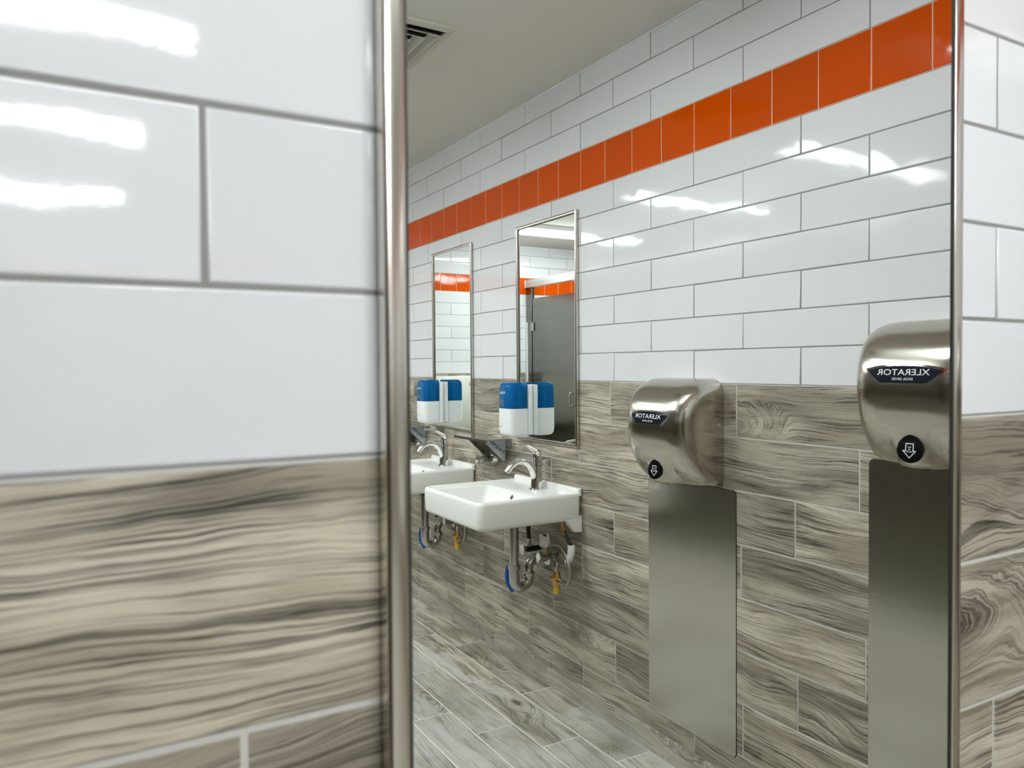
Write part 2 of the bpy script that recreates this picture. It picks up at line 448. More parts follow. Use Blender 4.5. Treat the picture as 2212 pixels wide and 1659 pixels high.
# ------------------------------------------------------------------ lamps
def lamp(yc, label, xc=-.24, hl=.61):
    t = thing('ceiling_light', label, 'light', (xc, yc, ZC), 0, 'linear ceiling lights')
    bm = bmesh.new(); box(bm, -hl, hl, -.085, .085, -.035, 0, .004); obj('housing', bm, M['lamp_body'], t)
    bm = bmesh.new()
    ring_loft(bm, [rrect(-hl+.005, hl-.005, -.08, .08, .01, -.0352, 3), rrect(-hl+.007, hl-.007, -.076, .076, .012, -.055, 3), rrect(-hl+.015, hl-.015, -.062, .062, .015, -.066, 3)])
    obj('diffuser', bm, M['lamp'], t, True)
    for sx in (-1, 1):
        obj('end_cap', B(sx*hl-.008, sx*hl+.004, -.086, .086, -.068, 0, .003), M['lamp_body'], t)
    return t
lamp(RY(2.17), 'linear ceiling light mirrored high on the white tiles above the nearer hand dryer')
lamp(RY(3.35), 'linear ceiling light mirrored on the tiles right of the nearer vanity mirror')
lamp(RY(1.0), 'unseen short ceiling light added near the big framed mirror as fill', .55, .31)  # added unseen fill lamp, brightens the basin side and the dryers
lamp(RY(4.78), 'linear ceiling light seen whole in the nearer vanity mirror')

# ------------------------------------------------------------------ framed mirrors
def framed_mirror(name, label, W, Hh, fw, prot, gl, loc, rz, group=None, gap=.003):
    """local: x right, y into the wall, z up; origin at lower left corner on the wall"""
    t = thing(name, label, 'mirror', loc, rz, group)
    obj('glass', B(fw*.35, W-fw*.35, -gl, -.0008, fw*.35, Hh-fw*.35), M['mirror'], t)
    obj('gap_shade_slab', B(.003, W-.003, -gl+.0005, -.0006, .003, Hh-.003), M['frame_dark'], t)  # black slab stands in for the shadow gap between frame and wall
    def rail(p):     # mitred rail with a slightly crowned face
        bm = bmesh.new()
        (ax, az), (bx, bz), (cx, cz), (dx, dz) = p
        rings = []
        for q, qi in (((ax, az), (dx, dz)), ((bx, bz), (cx, cz))):
            ox, oz = q; ix, iz = qi
            def at(f, y): return (ox+(ix-ox)*f, y, oz+(iz-oz)*f)
            rings.append([at(0, -gap), at(0, -prot+.0024), at(.03, -prot+.0013), at(.10, -prot+.0006), at(.28, -prot+.00015), at(.5, -prot), at(.72, -prot+.00015), at(.90, -prot+.0006), at(.97, -prot+.0011), at(1, -prot+.002), at(1, -.0003-gl), at(.6, -.0003-gl), at(.6, -gap)])
        ring_loft(bm, rings)
        return bm
    f = fw
    for p in ([(0, 0), (0, Hh), (f, Hh-f), (f, f)], [(W, 0), (W, Hh), (W-f, Hh-f), (W-f, f)], [(0, 0), (W, 0), (W-f, f), (f, f)], [(0, Hh), (W, Hh), (W-f, Hh-f), (f, Hh-f)]):
        r = obj('frame_rail', rail(p), M['frame'], t, True, 40)
    for x0 in (f-.0002, W-f-.0022):
        obj('gasket', B(x0, x0+.0024, -gl-.0008, -gl+.0004, f, Hh-f), M['frame_dark'], t)
    return t
bigm = framed_mirror('wall_mirror', 'tall framed mirror filling the middle of the picture, close to the camera', .6235, 1.524, .0150, .0155, -GY, (.1725, -.0003, ZB-.80), 0)

WR = -PI/2     # rotation of things on the right-hand wall
def onwall(s, z, o=0): return (XW-o, RY(s), ZB+z)
MX = [1.978, 2.862]
m1 = framed_mirror('vanity_mirror', 'narrow framed vanity mirror above the nearer basin, reflecting a grey stall door', .457, .914, .0125, .014, .006, onwall(MX[0], -.258), WR, 'vanity mirrors')
m2 = dup(m1, onwall(MX[1], -.258), 'narrow framed vanity mirror above the farther basin, reflecting tiles and orange band', 'vanity mirrors')

# ------------------------------------------------------------------ soap dispensers (stuck on the mirror glass)
def dispenser(loc, label):
    t = thing('soap_dispenser', label, 'soap dispenser', loc, WR, 'soap dispensers')
    # local origin: bottom centre on the glass;  .128 wide, .225 high, .115 deep
    w2, dp, hh, sp = .058, .112, .226, .116
    obj('back_plate', B(-.0535, .0535, -.024, 0, .004, hh-.010, .005), M['white_plastic'], t, True)
    obj('latch', B(-.0545, -.052, -.022, -.004, sp+.046, sp+.070, .0008), M['white_plastic'], t)
    def ring(z, k, dpk):
        x = w2*k; return [(a, b_, z) for a, b_, _ in rrect(-x, x, -dp*dpk, -.020, .022, 0, 5)]
    bm = ring_loft(bmesh.new(), [ring(0, .86, .84), ring(.003, .93, .92), ring(.012, .985, .975), ring(.03, 1, 1), ring(sp, 1, 1)])
    sh = obj('lower_shell', bm, M['white_plastic'], t, True, 50)
    text_mesh('marking', 'ES8', .011, M['grey_print'], lambda x, y: Vector((x+.025, -dp-.0006, .040+y)), sh)
    bm = ring_loft(bmesh.new(), [ring(sp+.0006, .995, .995), ring(.200, .985, .985), ring(.214, .965, .96), ring(.222, .90, .90), ring(hh, .80, .82)])
    cv = obj('blue_cover', bm, M['blue_plastic'], t, True, 50)
    lab = text_mesh('brand_print', 'PURELL', .0150, M['white_print'], lambda x, y: Vector((x+.012, -dp-.0008, .182+y)), cv)
    for i in range(4):
        obj('small_print', B(.0, .034-.004*(i % 2), -dp-.0009, -dp-.0004, .150-i*.007, .1525-i*.007), M['grey_print'], cv)
    # refill bottle inside
    bm = ring_loft(bmesh.new(), [rrect(-.044, .044, -.095, -.030, .018, sp+.002), rrect(-.044, .044, -.095, -.030, .018, .205), rrect(-.040, .040, -.088, -.036, .015, .212)])
    rf = obj('refill_bottle', bm, M['blue_dark'], t, True, 50)
    obj('refill_window', B(-.0446, -.0440, -.072, -.054, sp+.006, .198), M['teal'], rf)
    return t
DS = 2.373
dp1 = dispenser(onwall(DS-.012, -.236, .0062), 'blue and white soap dispenser on the glass of the nearer vanity mirror')
dp2 = dup(dp1, onwall(DS-.012+MX[1]-MX[0], -.236, .0062), 'blue and white soap dispenser on the glass of the farther vanity mirror', 'soap dispensers')

# ------------------------------------------------------------------ basins
def basin(loc, label):
    t = thing('wash_basin', label, 'sink', loc, WR, 'wash basins')
    w2, y0 = .248, -.452
    def rr(i, r, z): return rrect(-w2+i, w2-i, y0+i, -.0005-min(i, .001), r, z, 6)
    rings = [rrect(-.20, .20, -.40, -.02, .05, -.098, 6), rrect(-.225, .225, -.428, -.003, .035, -.1035, 6), rr(.012, .026, -.1035), rr(.005, .028, -.0985), rr(.002, .028, -.088), rr(0, .028, -.014), rr(.0025, .028, -.004), rr(.008, .026, 0)]
    def ri(a, f, bk, r, z): return rrect(-w2+a, w2-a, y0+f, bk, r, z, 6)
    rings += [ri(.014, .014, -.014, .022, 0), ri(.018, .018, -.018, .020, -.003), ri(.022, .022, -.022, .02, -.0095), ri(.027, .027, -.028, .02, -.0115)]
    rings += [ri(.030, .030, -.150, .022, -.0125), ri(.036, .034, -.158, .022, -.019), ri(.048, .046, -.185, .026, -.055), ri(.066, .066, -.205, .030, -.082), ri(.10, .10, -.235, .03, -.090), ri(.2, .17, -.27, .012, -.0925)]
    body = obj('bowl', ring_loft(bmesh.new(), rings), M['ceramic'], t, True, 70)
    lip = ring_loft(bmesh.new(), [rrect(-w2+.002, w2-.002, -.021, 0, .008, -.01), rrect(-w2+.003, w2-.003, -.020, 0, .008, .011), rrect(-w2+.006, w2-.006, -.017, 0, .007, .0165), rrect(-w2+.012, w2-.012, -.012, 0, .005, .018)])
    obj('back_lip', lip, M['ceramic'], t, True, 60)
    for sx in (-1, 1):
        bm = bmesh.new(); poly = [(0, -.086), (-.085, -.095), (-.062, -.108), (-.048, -.130), (-.038, -.148), (0, -.152)]
        xa, xb = sx*(w2-.003), sx*(w2-.030)
        prism(bm, poly, lambda y, z: (xa, y, z), lambda y, z: (xb, y, z))
        bmesh.ops.bevel(bm, geom=list(bm.edges), offset=.004, segments=2, affect='EDGES')
        obj('side_cheek', bm, M['ceramic'], t, True, 50)
    obj('drain_boss', cyl(bmesh.new(), (0, -.163, -.10), (0, -.163, -.136), .040, .034, 28), M['ceramic'], t, True)
    # overflow and drain
    n = Vector((0, -.9, .45)).normalized(); c = Vector((.0, -.1715, -.037))
    ov = obj('overflow_ring', tube(bmesh.new(), [c+Vector((0,-.0005,.0002))-n*.001, c+n*.0015], [.0105, .0105], 20), M['chrome_dull'], t, True)
    obj('overflow_hole', tube(bmesh.new(), [c-n*.001, c+n*.0018], [.0078, .0078], 20), M['black'], ov)
    obj('drain', cyl(bmesh.new(), (0, -.262, -.094), (0, -.262, -.0885), .022, .019, 24), M['chrome'], t, True)
    return t
SS = [2.2065, 2.2065+.886]
b1 = basin(onwall(SS[0], -.431), 'white wall-hung basin in full view below the nearer vanity mirror')
b2 = dup(b1, onwall(SS[1], -.431), 'white wall-hung basin half cut off by the big mirror frame', 'wash basins')

def faucet(loc, label):
    t = thing('faucet', label, 'faucet', loc, WR, 'basin faucets')
    obj('base_ring', cyl(bmesh.new(), (0, 0, 0), (0, 0, .006), .0285, .026, 28), M['chrome'], t, True)
    P = spline([(0, .004, .004), (0, .006, .05), (0, .009, .10), (0, .010, .135)], 5)
    obj('body', tube(bmesh.new(), P, lerp_list([.0255, .0225, .0205, .0195, .0205], len(P)), 24), M['chrome'], t, True)
    P = spline([(0, -.004, .045), (0, -.018, .085), (0, -.045, .112), (0, -.080, .118), (0, -.110, .105), (0, -.130, .082)], 7)
    obj('spout', tube(bmesh.new(), P, lerp_list([.016, .0165, .016, .015, .0145, .0135], len(P)), 22, True, .85, (0, 1, 0)), M['chrome'], t, True)
    e0 = Vector(P[-1]); e1 = e0+Vector((0, -.003, -.005))
    obj('aerator', cyl(bmesh.new(), e0, e1, .011, .011, 18), M['chrome_dull'], t, True)
    obj('seam_ring', cyl(bmesh.new(), (0, .0085, .094), (0, .0086, .098), .0212, .0212, 24), M['chrome_dull'], t, True)
    P = spline([(0, .024, .136), (0, .004, .152), (0, -.020, .166), (0, -.045, .180), (0, -.075, .186), (0, -.098, .188)], 6)
    bm = tube(bmesh.new(), P, lerp_list([.018, .020, .0165, .013, .012, .009], len(P)), 18, True, .42, (0, .4, 1))
    lv = obj('lever', bm, M['chrome'], t, True)
    obj('lever_hub', tube(bmesh.new(), [(0, .010, .130), (0, .010, .142), (0, .008, .152)], [.0205, .0205, .014], 22), M['chrome'], t, True)
    obj('indicator', cyl(bmesh.new(), (-.0212, .006, .113), (-.0216, .006, .113), .003, .003, 12), M['blue'], lv)
    return t
f1 = faucet((XW-.060, RY(SS[0]), ZB-.4425), 'chrome single-lever faucet on the nearer basin')
f2 = dup(f1, (XW-.060, RY(SS[1]), ZB-.4425), 'chrome single-lever faucet on the farther, cut-off basin', 'basin faucets')

def trap(loc, label):
    t = thing('drain_trap', label, 'pipe', loc, WR, 'drain traps')
    y = -.163
    obj('flange', tube(bmesh.new(), [(0, y, -.136), (0, y, -.146), (0, y, -.152)], [.033, .031, .021], 26), M['rubber'], t, True)
    obj('tailpiece', cyl(bmesh.new(), (0, y, -.148), (0, y, -.33), .0185, .0185, 24), M['chrome_dull'], t, True)
    def nut(p, ax='z'):
        return obj('slip_nut', tube(bmesh.new(), [(p[0], p[1], p[2]-.008), (p[0], p[1], p[2]+.004), (p[0], p[1], p[2]+.010)], [.0255, .0255, .0205], 12), M['chrome_dull'], t)
    nut((0, y, -.318))
    P = [(0, y, -.32), (0, y, -.36)]
    cr = .034
    for i in range(1, 13):
        a = PI+PI*i/12; P.append((0, y+cr+cr*math.cos(a), -.368+cr*math.sin(a)))
    P.append((0, y+2*cr, -.355))
    obj('trap_bend', tube(bmesh.new(), P, .0215, 22), M['chrome_dull'], t, True)
    nut((0, y+2*cr, -.352))
    yy = y+2*cr
    P = [(0, yy, -.35), (0, yy, -.335)]
    for i in range(1, 10):
        a = PI-PI/2*i/9; P.append((0, yy+.042+.042*math.cos(a), -.335+.042*math.sin(a)))
    P.append((0, -.004, -.298))
    obj('trap_arm', tube(bmesh.new(), P, .0185, 22), M['chrome_dull'], t, True)
    obj('escutcheon', tube(bmesh.new(), [(0, -.012, -.297), (0, -.008, -.297), (0, -.0004, -.297)], [.022, .034, .036], 26), M['chrome_dull'], t, True)
    obj('cleanout_plug', cyl(bmesh.new(), (0, y+cr, -.388), (0, y+cr, -.418), .014, .013, 8), M['chrome_dull'], t)
    # blue paper lever hanging beside the tailpiece
    P = spline([(.044, y-.002, -.322), (.050, y-.004, -.352), (.048, y-.002, -.388), (.038, y+.006, -.412), (.034, y+.014, -.428)], 5)
    obj('pull_tab', tube(bmesh.new(), P, lerp_list([.008, .0095, .0095, .010, .009], len(P)), 10, True, .3, (.86, .5, 0)), M['blue'], t, True)
    return t
t1 = trap(onwall(SS[0], -.431), 'chrome drain trap with blue tab under the nearer basin')
t2 = dup(t1, onwall(SS[1], -.431), 'chrome drain trap with blue tab under the farther basin', 'drain traps')

def valves(loc, label):
    t = thing('mixing_valve', label, 'valve', loc, WR, 'water valves')
    # brass body
    bx_, y, z = -.152, -.060, -.350
    bm = bmesh.new()
    tube(bm, [(bx_, y, z-.030), (bx_, y, z-.012), (bx_, y, z+.012), (bx_, y, z+.034)], [.013, .017, .018, .012], 8)
    tube(bm, [(bx_+.036, y, z), (bx_-.036, y, z)], [.011, .011], 8)
    body = obj('body', bm, M['brass'], t)
    obj('cap', tube(bmesh.new(), [(bx_, y, z-.030), (bx_, y, z-.052)], [.014, .012], 8), M['yellow'], body)
    obj('nipple', tube(bmesh.new(), [(bx_, y, z+.034), (bx_, y, z+.050), (bx_, y, z+.052), (bx_+.002, y, z+.070)], [.009, .009, .011, .009], 8), M['chrome_dull'], body)
    obj('coupling', tube(bmesh.new(), [(bx_-.036, y, z), (bx_-.056, y, z)], [.0125, .0105], 8), M['braid'], body)
    # hoses
    P = spline([(bx_-.056, y, z), (bx_-.085, y-.004, z+.008), (bx_-.100, y-.004, z+.050), (bx_-.080, y-.004, z+.10), (bx_-.03, y, z+.136), (-.125, y, -.218), (-.085, y, -.235), (-.075, y, -.252)], 7)
    obj('braided_hose', tube(bmesh.new(), P, .0065, 10), M['braid'], t, True)
    P = spline([(-.112, y+.01, -.262), (-.145, y+.01, -.283), (-.195, y+.01, -.285), (-.232, y+.01, -.26), (-.238, y+.01, -.222)], 6)
    obj('braided_hose', tube(bmesh.new(), P, .0055, 10), M['braid'], t, True)
    P = spline([(-.246, y+.006, -.195), (-.245, y+.006, -.222), (-.236, y+.006, -.246), (-.222, y+.006, -.262)], 5)
    obj('hose_sleeve', tube(bmesh.new(), P, .0145, 14), M['white_plastic'], t, True)
    P = spline([(-.246, y+.006, -.197), (-.225, y+.004, -.176), (-.205, y, -.150), (-.197, y, -.135)], 5)
    obj('supply_line', tube(bmesh.new(), P, .0075, 10), M['rubber'], t, True)
    obj('brass_tail', tube(bmesh.new(), [(-.212, y, -.165), (-.197, y, -.138), (-.192, y, -.112)], [.008, .009, .011], 8), M['brass'], t)
    # two stop valves
    for q, (vx, vz) in enumerate(((-.066, -.278), (.060, -.270))):
        sv = obj('stop_valve', tube(bmesh.new(), [(vx, -.002, vz), (vx, -.055, vz), (vx, -.075, vz)], [.010, .013, .011], 14), M['chrome_dull'] if q == 0 else M['rubber'], t, True)
        h = Vector((vx, -.080, vz))
        obj('oval_handle', tube(bmesh.new(), [h+Vector((0, .004, 0)), h+Vector((0, -.010, 0))], [.014, .017], 14, True, 1.35, (0, 0, 1)), M['chrome'], sv, True)
        obj('riser', tube(bmesh.new(), [(vx, -.055, vz+.008), (vx, -.056, vz+.045)], [.008, .0085], 10), M['brass'] if q == 0 else M['chrome_dull'], sv, True)
    P = spline([(.060, -.056, -.225), (.062, -.058, -.19), (.050, -.060, -.150), (.040, -.064, -.11)], 5)
    obj('supply_line', tube(bmesh.new(), P, .009, 10), M['rubber'], t, True)
    bm = bmesh.new()
    P = [(-.086, y-.012, -.232), (-.092, y-.016, -.205), (-.086, y-.014, -.178)]
    tube(bm, spline(P, 4), .021, 10, True, .08, (.7, .7, 0))
    tg = obj('paper_tag', bm, M['paper'], t, True)
    obj('tag_band', B(-.106, -.068, y-.0195, y-.0165, -.186, -.178), M['navy_print'], tg)
    return t
v1 = valves(onwall(SS[0], -.431), 'brass mixing valve with braided hoses under the nearer basin')
v2 = dup(v1, onwall(SS[1], -.431), 'brass mixing valve with braided hoses under the farther basin', 'water valves')

# ------------------------------------------------------------------ shelf and hook between the basins
def shelf(loc, label):
    t = thing('metal_shelf', label, 'shelf', loc, WR, 'metal shelves')
    L0, dpt = .33, .125
    obj('top_plate', B(0, L0, -dpt, -.0005, -.0025, 0, .0006), M['chrome_dull'], t)
    obj('front_flange', B(0, L0, -dpt, -dpt+.002, -.014, -.003), M['chrome_dull'], t)
    obj('wall_flange', B(0, L0, -.003, -.0005, -.040, -.003), M['frame'], t)
    for q, xx in enumerate((.055, .215)):
        bm = bmesh.new()
        prism(bm, [(-.003, -.003), (-.112, -.003), (-.112, -.012), (-.014, -.104), (-.003, -.104)], lambda y, z: (xx-.001, y, z), lambda y, z: (xx+.001, y, z))
        br = obj('bracket', bm, M['film'] if q == 0 else M['chrome_dull'], t)
        obj('bracket_flange', B(xx, xx+.022, -.004, -.0032, -.104, -.005), M['chrome_dull'], br)
        obj('screw', cyl(bmesh.new(), (xx+.012, -.004, -.080), (xx+.012, -.007, -.080), .004, .003, 10), M['chrome'], br)
        if q == 0:
            c, s = math.cos(R(43)), math.sin(R(43))
            for ln, (oy, oz, txt) in enumerate(((-.040, -.040, 'The Nove'), (-.060, -.030, 'The Nove'))):
                # printed on the side that faces the big mirror
                text_mesh('film_print', txt, .021, M['navy_print'], lambda x, y, oy=oy, oz=oz: Vector((xx-.0014, oy-(x*c-y*s), oz+(x*s+y*c))), br)
    return t
SH = 2.50
s1 = shelf(onwall(SH, -.263), 'folded steel shelf on brackets with printed film, between the two basins')
s2 = dup(s1, onwall(SH+.886, -.263), 'folded steel shelf on brackets half behind the big mirror frame', 'metal shelves')
def hook(loc, label):
    t = thing('robe_hook', label, 'hook', loc, WR, 'wall hooks')
    bm = ring_loft(bmesh.new(), [[(x, -.0005, z) for x, z, _ in rrect(-.021, .021, -.021, .021, .012, 0)], [(x, -.010, z) for x, z, _ in rrect(-.021, .021, -.021, .021, .012, 0)], [(x, -.024, z) for x, z, _ in rrect(-.013, .013, -.017, .017, .008, 0)]])
    obj('flange', bm, M['chrome'], t, True, 40)
    obj('bar', B(-.008, .008, -.094, -.020, -.013, .013, .002), M['chrome_dull'], t, True)
    obj('end_cap', B(-.010, .010, -.106, -.094, -.020, .020, .003), M['chrome'], t, True)
    return t
h1 = hook(onwall(2.64, -.364), 'chrome square wall hook below the shelf between the two basins')
h2 = dup(h1, onwall(2.64+.886, -.364), 'chrome square wall hook behind the spout of the farther faucet', 'wall hooks')

# ------------------------------------------------------------------ hand dryers
PRO = [(0, .074), (.012, .088), (.03, .107), (.06, .133), (.10, .155), (.15, .167), (.19, .170), (.222, .166), (.25, .156), (.275, .140), (.295, .120), (.31, .097), (.319, .078), (.3235, .060)]
def prof(z):
    P = PRO
    if z <= P[0][0]: return P[0][1]
    for i in range(len(P)-1):
        if z <= P[i+1][0]:
            t = (z-P[i][0])/(P[i+1][0]-P[i][0])
            p0 = P[max(i-1, 0)][1]; p1 = P[i][1]; p2 = P[i+1][1]; p3 = P[min(i+2, len(P)-1)][1]
            return p1+(p2-p1)*t
    return P[-1][1]
HW, NS = .149, 4.6
def hwid(z):
    rt, rb = .050, .035
    if z > .3235-rt: return HW-rt+math.sqrt(max(0, rt*rt-(z-.3235+rt)**2))
    if z < rb: return HW-rb*.6+.6*math.sqrt(max(0, rb*rb-(rb-z)**2))
    return HW
def nozz(x, z):
    wz = max(0., min(1., (.098-z)/.055)); wz = wz*wz*(3-2*wz)
    ax = abs(x); wx = max(0., min(1., (.060-ax)/.034)); wx = wx*wx*(3-2*wx)
    tgt = .145 if z > .012 else .145-.012*(1-z/.012)
    return max(0, tgt-prof(z))*wz*wx
def surf(x, z, offs=0.0):
    hw = hwid(z); q = max(0., 1-abs(x/hw)**NS)**(1/NS)
    d = prof(z)*q+nozz(x, z)
    # local normal
    e = .002
    def dd(x_, z_):
        z_ = min(max(z_, 0), .323)
        return prof(z_)*max(0., 1-abs(x_/hwid(z_))**NS)**(1/NS)+nozz(x_, z_)
    n = Vector((-(dd(x+e, z)-dd(x-e, z))/(2*e), -1, -(dd(x, z+e)-dd(x, z-e))/(2*e)))
    n = Vector((n.x, -1, n.z)).normalized()
    return Vector((x, -d, z))+n*offs
def uvplane(o, fn):
    me = o.data; uvl = me.uv_layers.new(name='UVMap')
    for lp in me.loops: uvl.data[lp.index].uv = fn(me.vertices[lp.vertex_index].co)
def patch(fn_in, x0, x1, z0, z1, nx, nz, offs, thick):
    """grid on the dryer face, bounded above/below by fn_in(x)->(zlo,zhi)"""
    bm = bmesh.new(); g = []
    for i in range(nx+1):
        x = x0+(x1-x0)*i/nx; lo, hi = fn_in(x); col = []
        for j in range(nz+1):
            z = lo+(hi-lo)*j/nz; col.append((bm.verts.new(surf(x, z, offs)), bm.verts.new(surf(x, z, offs-thick))))
        g.append(col)
    for i in range(nx):
        for j in range(nz):
            bm.faces.new((g[i][j][0], g[i+1][j][0], g[i+1][j+1][0], g[i][j+1][0]))
    def side(seq):
        for a, b2_ in zip(seq, seq[1:]):
            try: bm.faces.new((a[0], b2_[0], b2_[1], a[1]))
            except ValueError: pass
    side([g[i][0] for i in range(nx+1)]); side([g[i][nz] for i in range(nx+1)]); side(g[0]); side(g[nx])
    bmesh.ops.remove_doubles(bm, verts=bm.verts, dist=1e-6)
    return bm
def dryer(loc, label):
    t = thing('hand_dryer', label, 'hand dryer', loc, WR, 'steel hand dryers')
    bm = bmesh.new(); rings = []
    zs = [0, .002, .005, .010, .018, .028]+[.028+.02*i for i in range(1, 12)]
    zs += [.262, .274, .285, .295, .303, .310, .315, .319, .322, .3235]
    NP = 64
    for q, z in enumerate(zs):
        hw = hwid(z); D = prof(z); r = []
        sh = {0: .93, 1: .975, 2: .99}.get(q, 1.0)
        for k in range(NP+1):
            a = PI*k/NP; cx, sx = math.cos(a), math.sin(a)
            x = hw*(abs(cx)**(2/NS))*(1 if cx >= 0 else -1); y = D*(max(sx, 0)**(2/NS))
            r.append((x*sh, -(y+nozz(x, z))*sh, z))
        r.append((-hw*sh, 0, z)); r.insert(0, (hw*sh, 0, z)); rings.append(r[1:-1])
    ring_loft(bm, rings)
    cov = obj('cover', bm, M['brushed'], t, True, 55)
    uvplane(cov, lambda c: (math.atan2(c.x, -c.y+.02), c.z))
    # label plate: arched top, cut lower corners
    zc, hl = .204, .083
    def lab(k, lo_, hi_):
        def f(x):
            a = min(1, abs(x)/(hl*k)); hi = zc+hi_-(.010*a*a)
            lo = zc-lo_ if a < .62 else zc-lo_+(lo_+hi_-.012)*((a-.62)/.38)**1.25
            return min(lo, hi-.0008), hi
        return f
    bz = obj('label_bezel', patch(lab(1.09, .0235, .0225), -hl*1.09, hl*1.09, 0, 0, 40, 6, .0016, .004), M['chrome'], t, True, 60)
    pl = obj('label_plate', patch(lab(.99, .018, .0180), -hl*.985, hl*.985, 0, 0, 40, 6, .0030, .003), M['navy'], bz, True, 60)
    text_mesh('lettering', 'XLERATOR', .0195, M['white_print'], lambda x, y: surf(x*1.22, zc+.0035+y*.95, .0036), bz)
    text_mesh('lettering', 'EXCEL DRYER', .0070, M['white_print'], lambda x, y: surf(x*1.1, zc-.0105+y, .0036), bz)
    # sensor window with the arrow
    def drop(x):
        a = min(1, abs(x)/.030); k = math.sqrt(max(0, 1-a*a))
        return .040-.027*k, .040+.034*k*(1-.12*a)
    sw = obj('sensor_window', patch(drop, -.030, .030, 0, 0, 20, 12, .0012, .004), M['gloss_black'], t, True, 60)
    def poly_line(pts, wd):
        bm = bmesh.new()
        for (ax, az), (bx_, bz_) in zip(pts, pts[1:]):
            d = Vector((bx_-ax, bz_-az)); n = Vector((-d.y, d.x)).normalized()*wd/2; d = d.normalized()*wd/2
            q = [(ax-d.x+n.x, az-d.y+n.y), (bx_+d.x+n.x, bz_+d.y+n.y), (bx_+d.x-n.x, bz_+d.y-n.y), (ax-d.x-n.x, az-d.y-n.y)]
            bm.faces.new([bm.verts.new(surf(p[0], p[1], .0020)) for p in q])
        return bm
    s = .95
    ar = [(-.0085, .054), (.0085, .054), (.0085, .039), (.0145, .039), (0, .024), (-.0145, .039), (-.0085, .039), (-.0085, .054)]
    obj('arrow_mark', poly_line(ar, .0017), M['white_print'], sw)
    text_mesh('lettering', 'PUT\nIN\nHANDS', .0046, M['white_print'], lambda x, y: surf(x*1.0, .042+y, .0020), sw)
    # outlet slot, side screws, base plate
    obj('air_outlet', B(-.030, .030, -.118, -.088, -.002, .004, .002), M['black'], t)
    for sx in (-1, 1):
        for zz in (.185,):
            obj('cover_screw', cyl(bmesh.new(), (sx*(HW-.002), -.022, zz), (sx*(HW+.003), -.022, zz), .0052, .0045, 14), M['chrome'], t, True)
    obj('rating_label', B(-HW+.02, -HW+.065, -.030, -.004, -.0012, .001), M['paper'], t)
    return t
DC = [.541, 1.373]
d1 = dryer(onwall(DC[1], -.307), 'brushed steel hand dryer, lower and farther one, fully visible')
d2 = dup(d1, onwall(DC[0], -.170), 'brushed steel hand dryer, higher and nearer one, cut by the mirror frame', 'steel hand dryers')
def guard(loc, label):
    bm = bmesh.new()
    P = rrect(-.1975, .1975, 0, .80, .014, 0, 6)
    ring_loft(bm, [[(x, -.0004, z) for x, z, _ in P], [(x, -.0020, z) for x, z, _ in P]])
    t = thing('wall_guard', label, 'wall panel', loc, WR, 'steel wall guards')
    o = obj('sheet', bm, M['guard'], t)
    uvplane(o, lambda c: (c.x, c.z))
    bm = bmesh.new(); Q = rrect(-.1985, .1985, -.001, .801, .0145, 0, 6)
    ring_loft(bm, [[(x, -.0001, z) for x, z, _ in Q], [(x, -.0009, z) for x, z, _ in Q]])
    obj('sealant_edge', bm, M['frame_dark'], t)
    return t
g1 = guard(onwall(DC[1], -1.116), 'tall steel splash panel under the lower, farther hand dryer')
g2 = dup(g1, onwall(DC[0], -.977), 'tall steel splash panel under the higher, nearer hand dryer', 'steel wall guards')

# ------------------------------------------------------------------ ceiling vent
t = thing('air_vent', 'square louvred air vent in the ceiling, cut by the mirror frame', 'vent', (.944, RY(2.043), ZC), 0)
hv = .198
bm = bmesh.new()
def sq(a, z): return [(-a, -a, z), (a, -a, z), (a, a, z), (-a, a, z)]
ring_loft(bm, [sq(hv, -.0003), sq(hv, -.005), sq(hv-.004, -.007), sq(hv-.026, -.012), sq(hv-.029, -.010), sq(hv-.029, -.0003)], False, False)
obj('frame', bm, M['grille'], t)
bm = bmesh.new(); ring_loft(bm, [sq(hv-.03, -.0004), sq(hv-.03, -.0012)]); obj('duct', bm, M['cavity'], t)
for i, a in enumerate((.158, .120, .082, .044)):
    bm = bmesh.new(); z0 = -.021
    ring_loft(bm, [sq(a, z0), sq(a-.003, z0-.0012), sq(a-.030, -.0035), sq(a-.0285, -.0022), sq(a-.001, z0+.002)], False, i == 3)
    obj('louvre', bm, M['grille'], t)

# ------------------------------------------------------------------ toilet stalls along the other side
XS = -.32
def pil(y0, y1, label, bracket=False):
    t = thing('stall_pilaster', label, 'partition post', (XS, (y0+y1)/2, 0), 0, 'stall posts')
    h = abs(y1-y0)/2
    o = obj('post', B(-.016, .016, -h, h, .03, 2.04, .002), M['stall'], t)
    uvplane(o, lambda c: (c.z, c.y))
    obj('shoe', B(-.022, .022, -h-.004, h+.004, 0, .08, .002), M['chrome_dull'], t)
    if bracket: obj('wall_bracket', B(.0165, .028, -h, -h+.03, .35, 1.72, .001), M['white_plastic'], t)
    return t
def sdoor(y0, y1, label):
    t = thing('stall_door', label, 'door', (XS, y0, 0), 0, 'stall doors')
    L0 = y1-y0
    o = obj('leaf', B(-.0125, .0125, .006, L0-.006, .11, 1.935, .002), M['stall'], t)
    uvplane(o, lambda c: (c.z, c.y))
    for zz in (.42, 1.64):
        hg = obj('hinge', B(.0127, .024, -.003, .036, zz, zz+.075, .002), M['chrome_dull'], t)
        obj('hinge_barrel', cyl(bmesh.new(), (.022, .004, zz-.002), (.022, .004, zz+.077), .007, .007, 12), M['chrome'], hg, True)
    P = spline([(.0125, L0-.05, 1.08), (.040, L0-.05, 1.085), (.045, L0-.05, 1.03), (.040, L0-.05, .975), (.0125, L0-.05, .98)], 5)
    obj('pull', tube(bmesh.new(), P, .006, 10), M['chrome'], t, True)
    return t
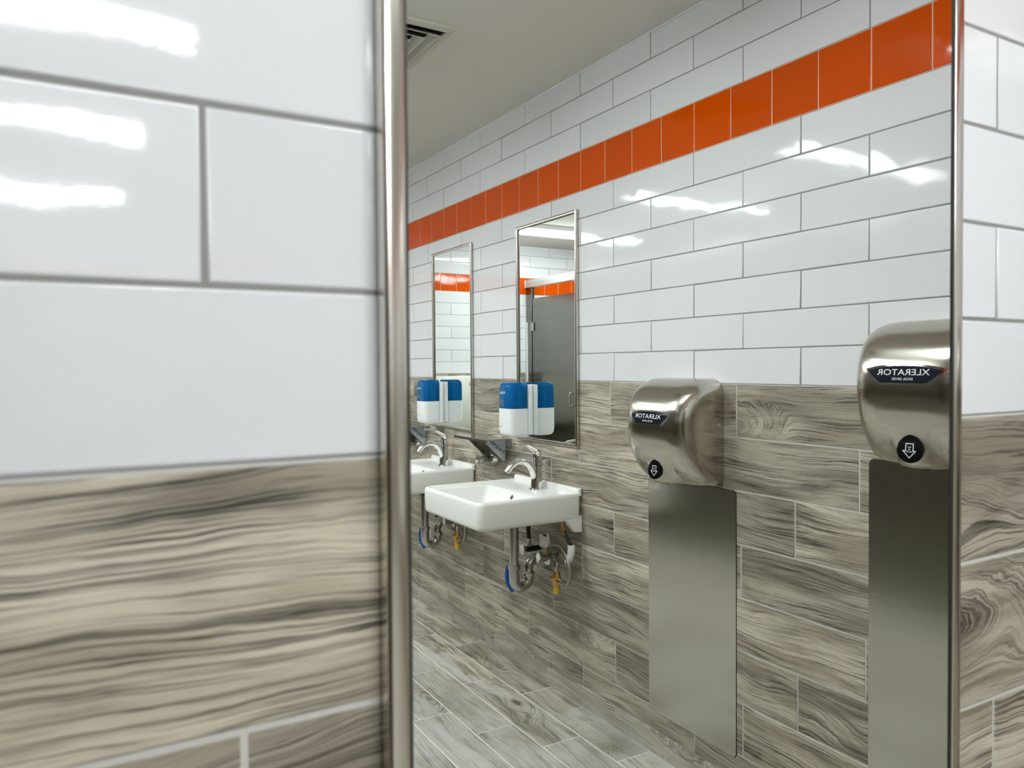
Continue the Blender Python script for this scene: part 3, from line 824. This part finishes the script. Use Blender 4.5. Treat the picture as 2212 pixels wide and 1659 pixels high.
pil(YBACK+.001, YBACK+.10, 'narrow steel stall post against the tiled wall, in the nearer vanity mirror', True)
sdoor(YBACK+.105, YBACK+.80, 'grey steel stall door with small pull, reflected in the nearer vanity mirror')
pil(YBACK+.805, YBACK+1.0, 'steel stall post beside the pull of the reflected stall door')
sdoor(YBACK+1.005, YBACK+1.70, 'grey steel stall door, second from the tiled end wall')
pil(YBACK+1.705, YBACK+2.3, 'wide steel stall post between the second and third stall doors')
sdoor(YBACK+2.305, YBACK+3.0, 'grey steel stall door, third from the tiled end wall')
pil(YBACK+3.005, YBACK+4.6, 'broad steel stall panel opposite the nearer hand dryer')
t = thing('head_rail', 'pale metal head rail running along the top of the stall fronts', 'rail', (XS, YBACK, 0))
bm = bmesh.new()
prism(bm, [(-.026, 2.041), (.026, 2.041), (.026, 2.085), (.012, 2.110), (-.012, 2.110), (-.026, 2.085)], lambda x, z: (x, .001, z), lambda x, z: (x, 4.6, z))
obj('channel', bm, M['lamp_body'], t)
obj('rail_end', B(-.03, .032, .0005, .008, 2.030, 2.115, .003), M['chrome_dull'], t)
for i, yy in enumerate((YBACK+.95, YBACK+2.0, YBACK+4.585)):
    t = thing('stall_divider', ('steel divider panel behind the reflected stall door', 'steel divider panel between the second and third stalls', 'steel end panel of the stall row nearest the big mirror')[i], 'partition', (XS-.017, yy, 0), 0, 'stall dividers')
    o = obj('panel', B(XLEFT-XS+.018, -.001, -.0125, .0125, .11, 1.935, .002), M['stall'], t)
    uvplane(o, lambda c: (c.z, c.x))
    obj('panel_bracket', B(-.03, -.001, -.02, -.0127, 1.5, 1.56), M['chrome_dull'], t)

# ------------------------------------------------------------------ folded changing table on the end wall
t = thing('changing_table', 'pale folded changing table on the end wall, reflected in the farther vanity mirror', 'changing table', (.24, YBACK, 0), PI)
bm = ring_loft(bmesh.new(), [[(x, -.0005, z) for x, z, _ in rrect(-.44, .44, .77, 1.235, .05, 0)], [(x, -.085, z) for x, z, _ in rrect(-.44, .44, .77, 1.235, .05, 0)], [(x, -.10, z) for x, z, _ in rrect(-.42, .42, .79, 1.215, .045, 0)]])
obj('bed', bm, M['cs'], t, True, 40)
obj('under_shade', B(-.43, .43, -.05, -.0006, .71, .77, .01), M['black'], t)  # black box stands in for the shadow beneath the folded table
obj('handle', B(-.10, .10, -.112, -.10, 1.16, 1.19, .005), M['white_plastic'], t, True)
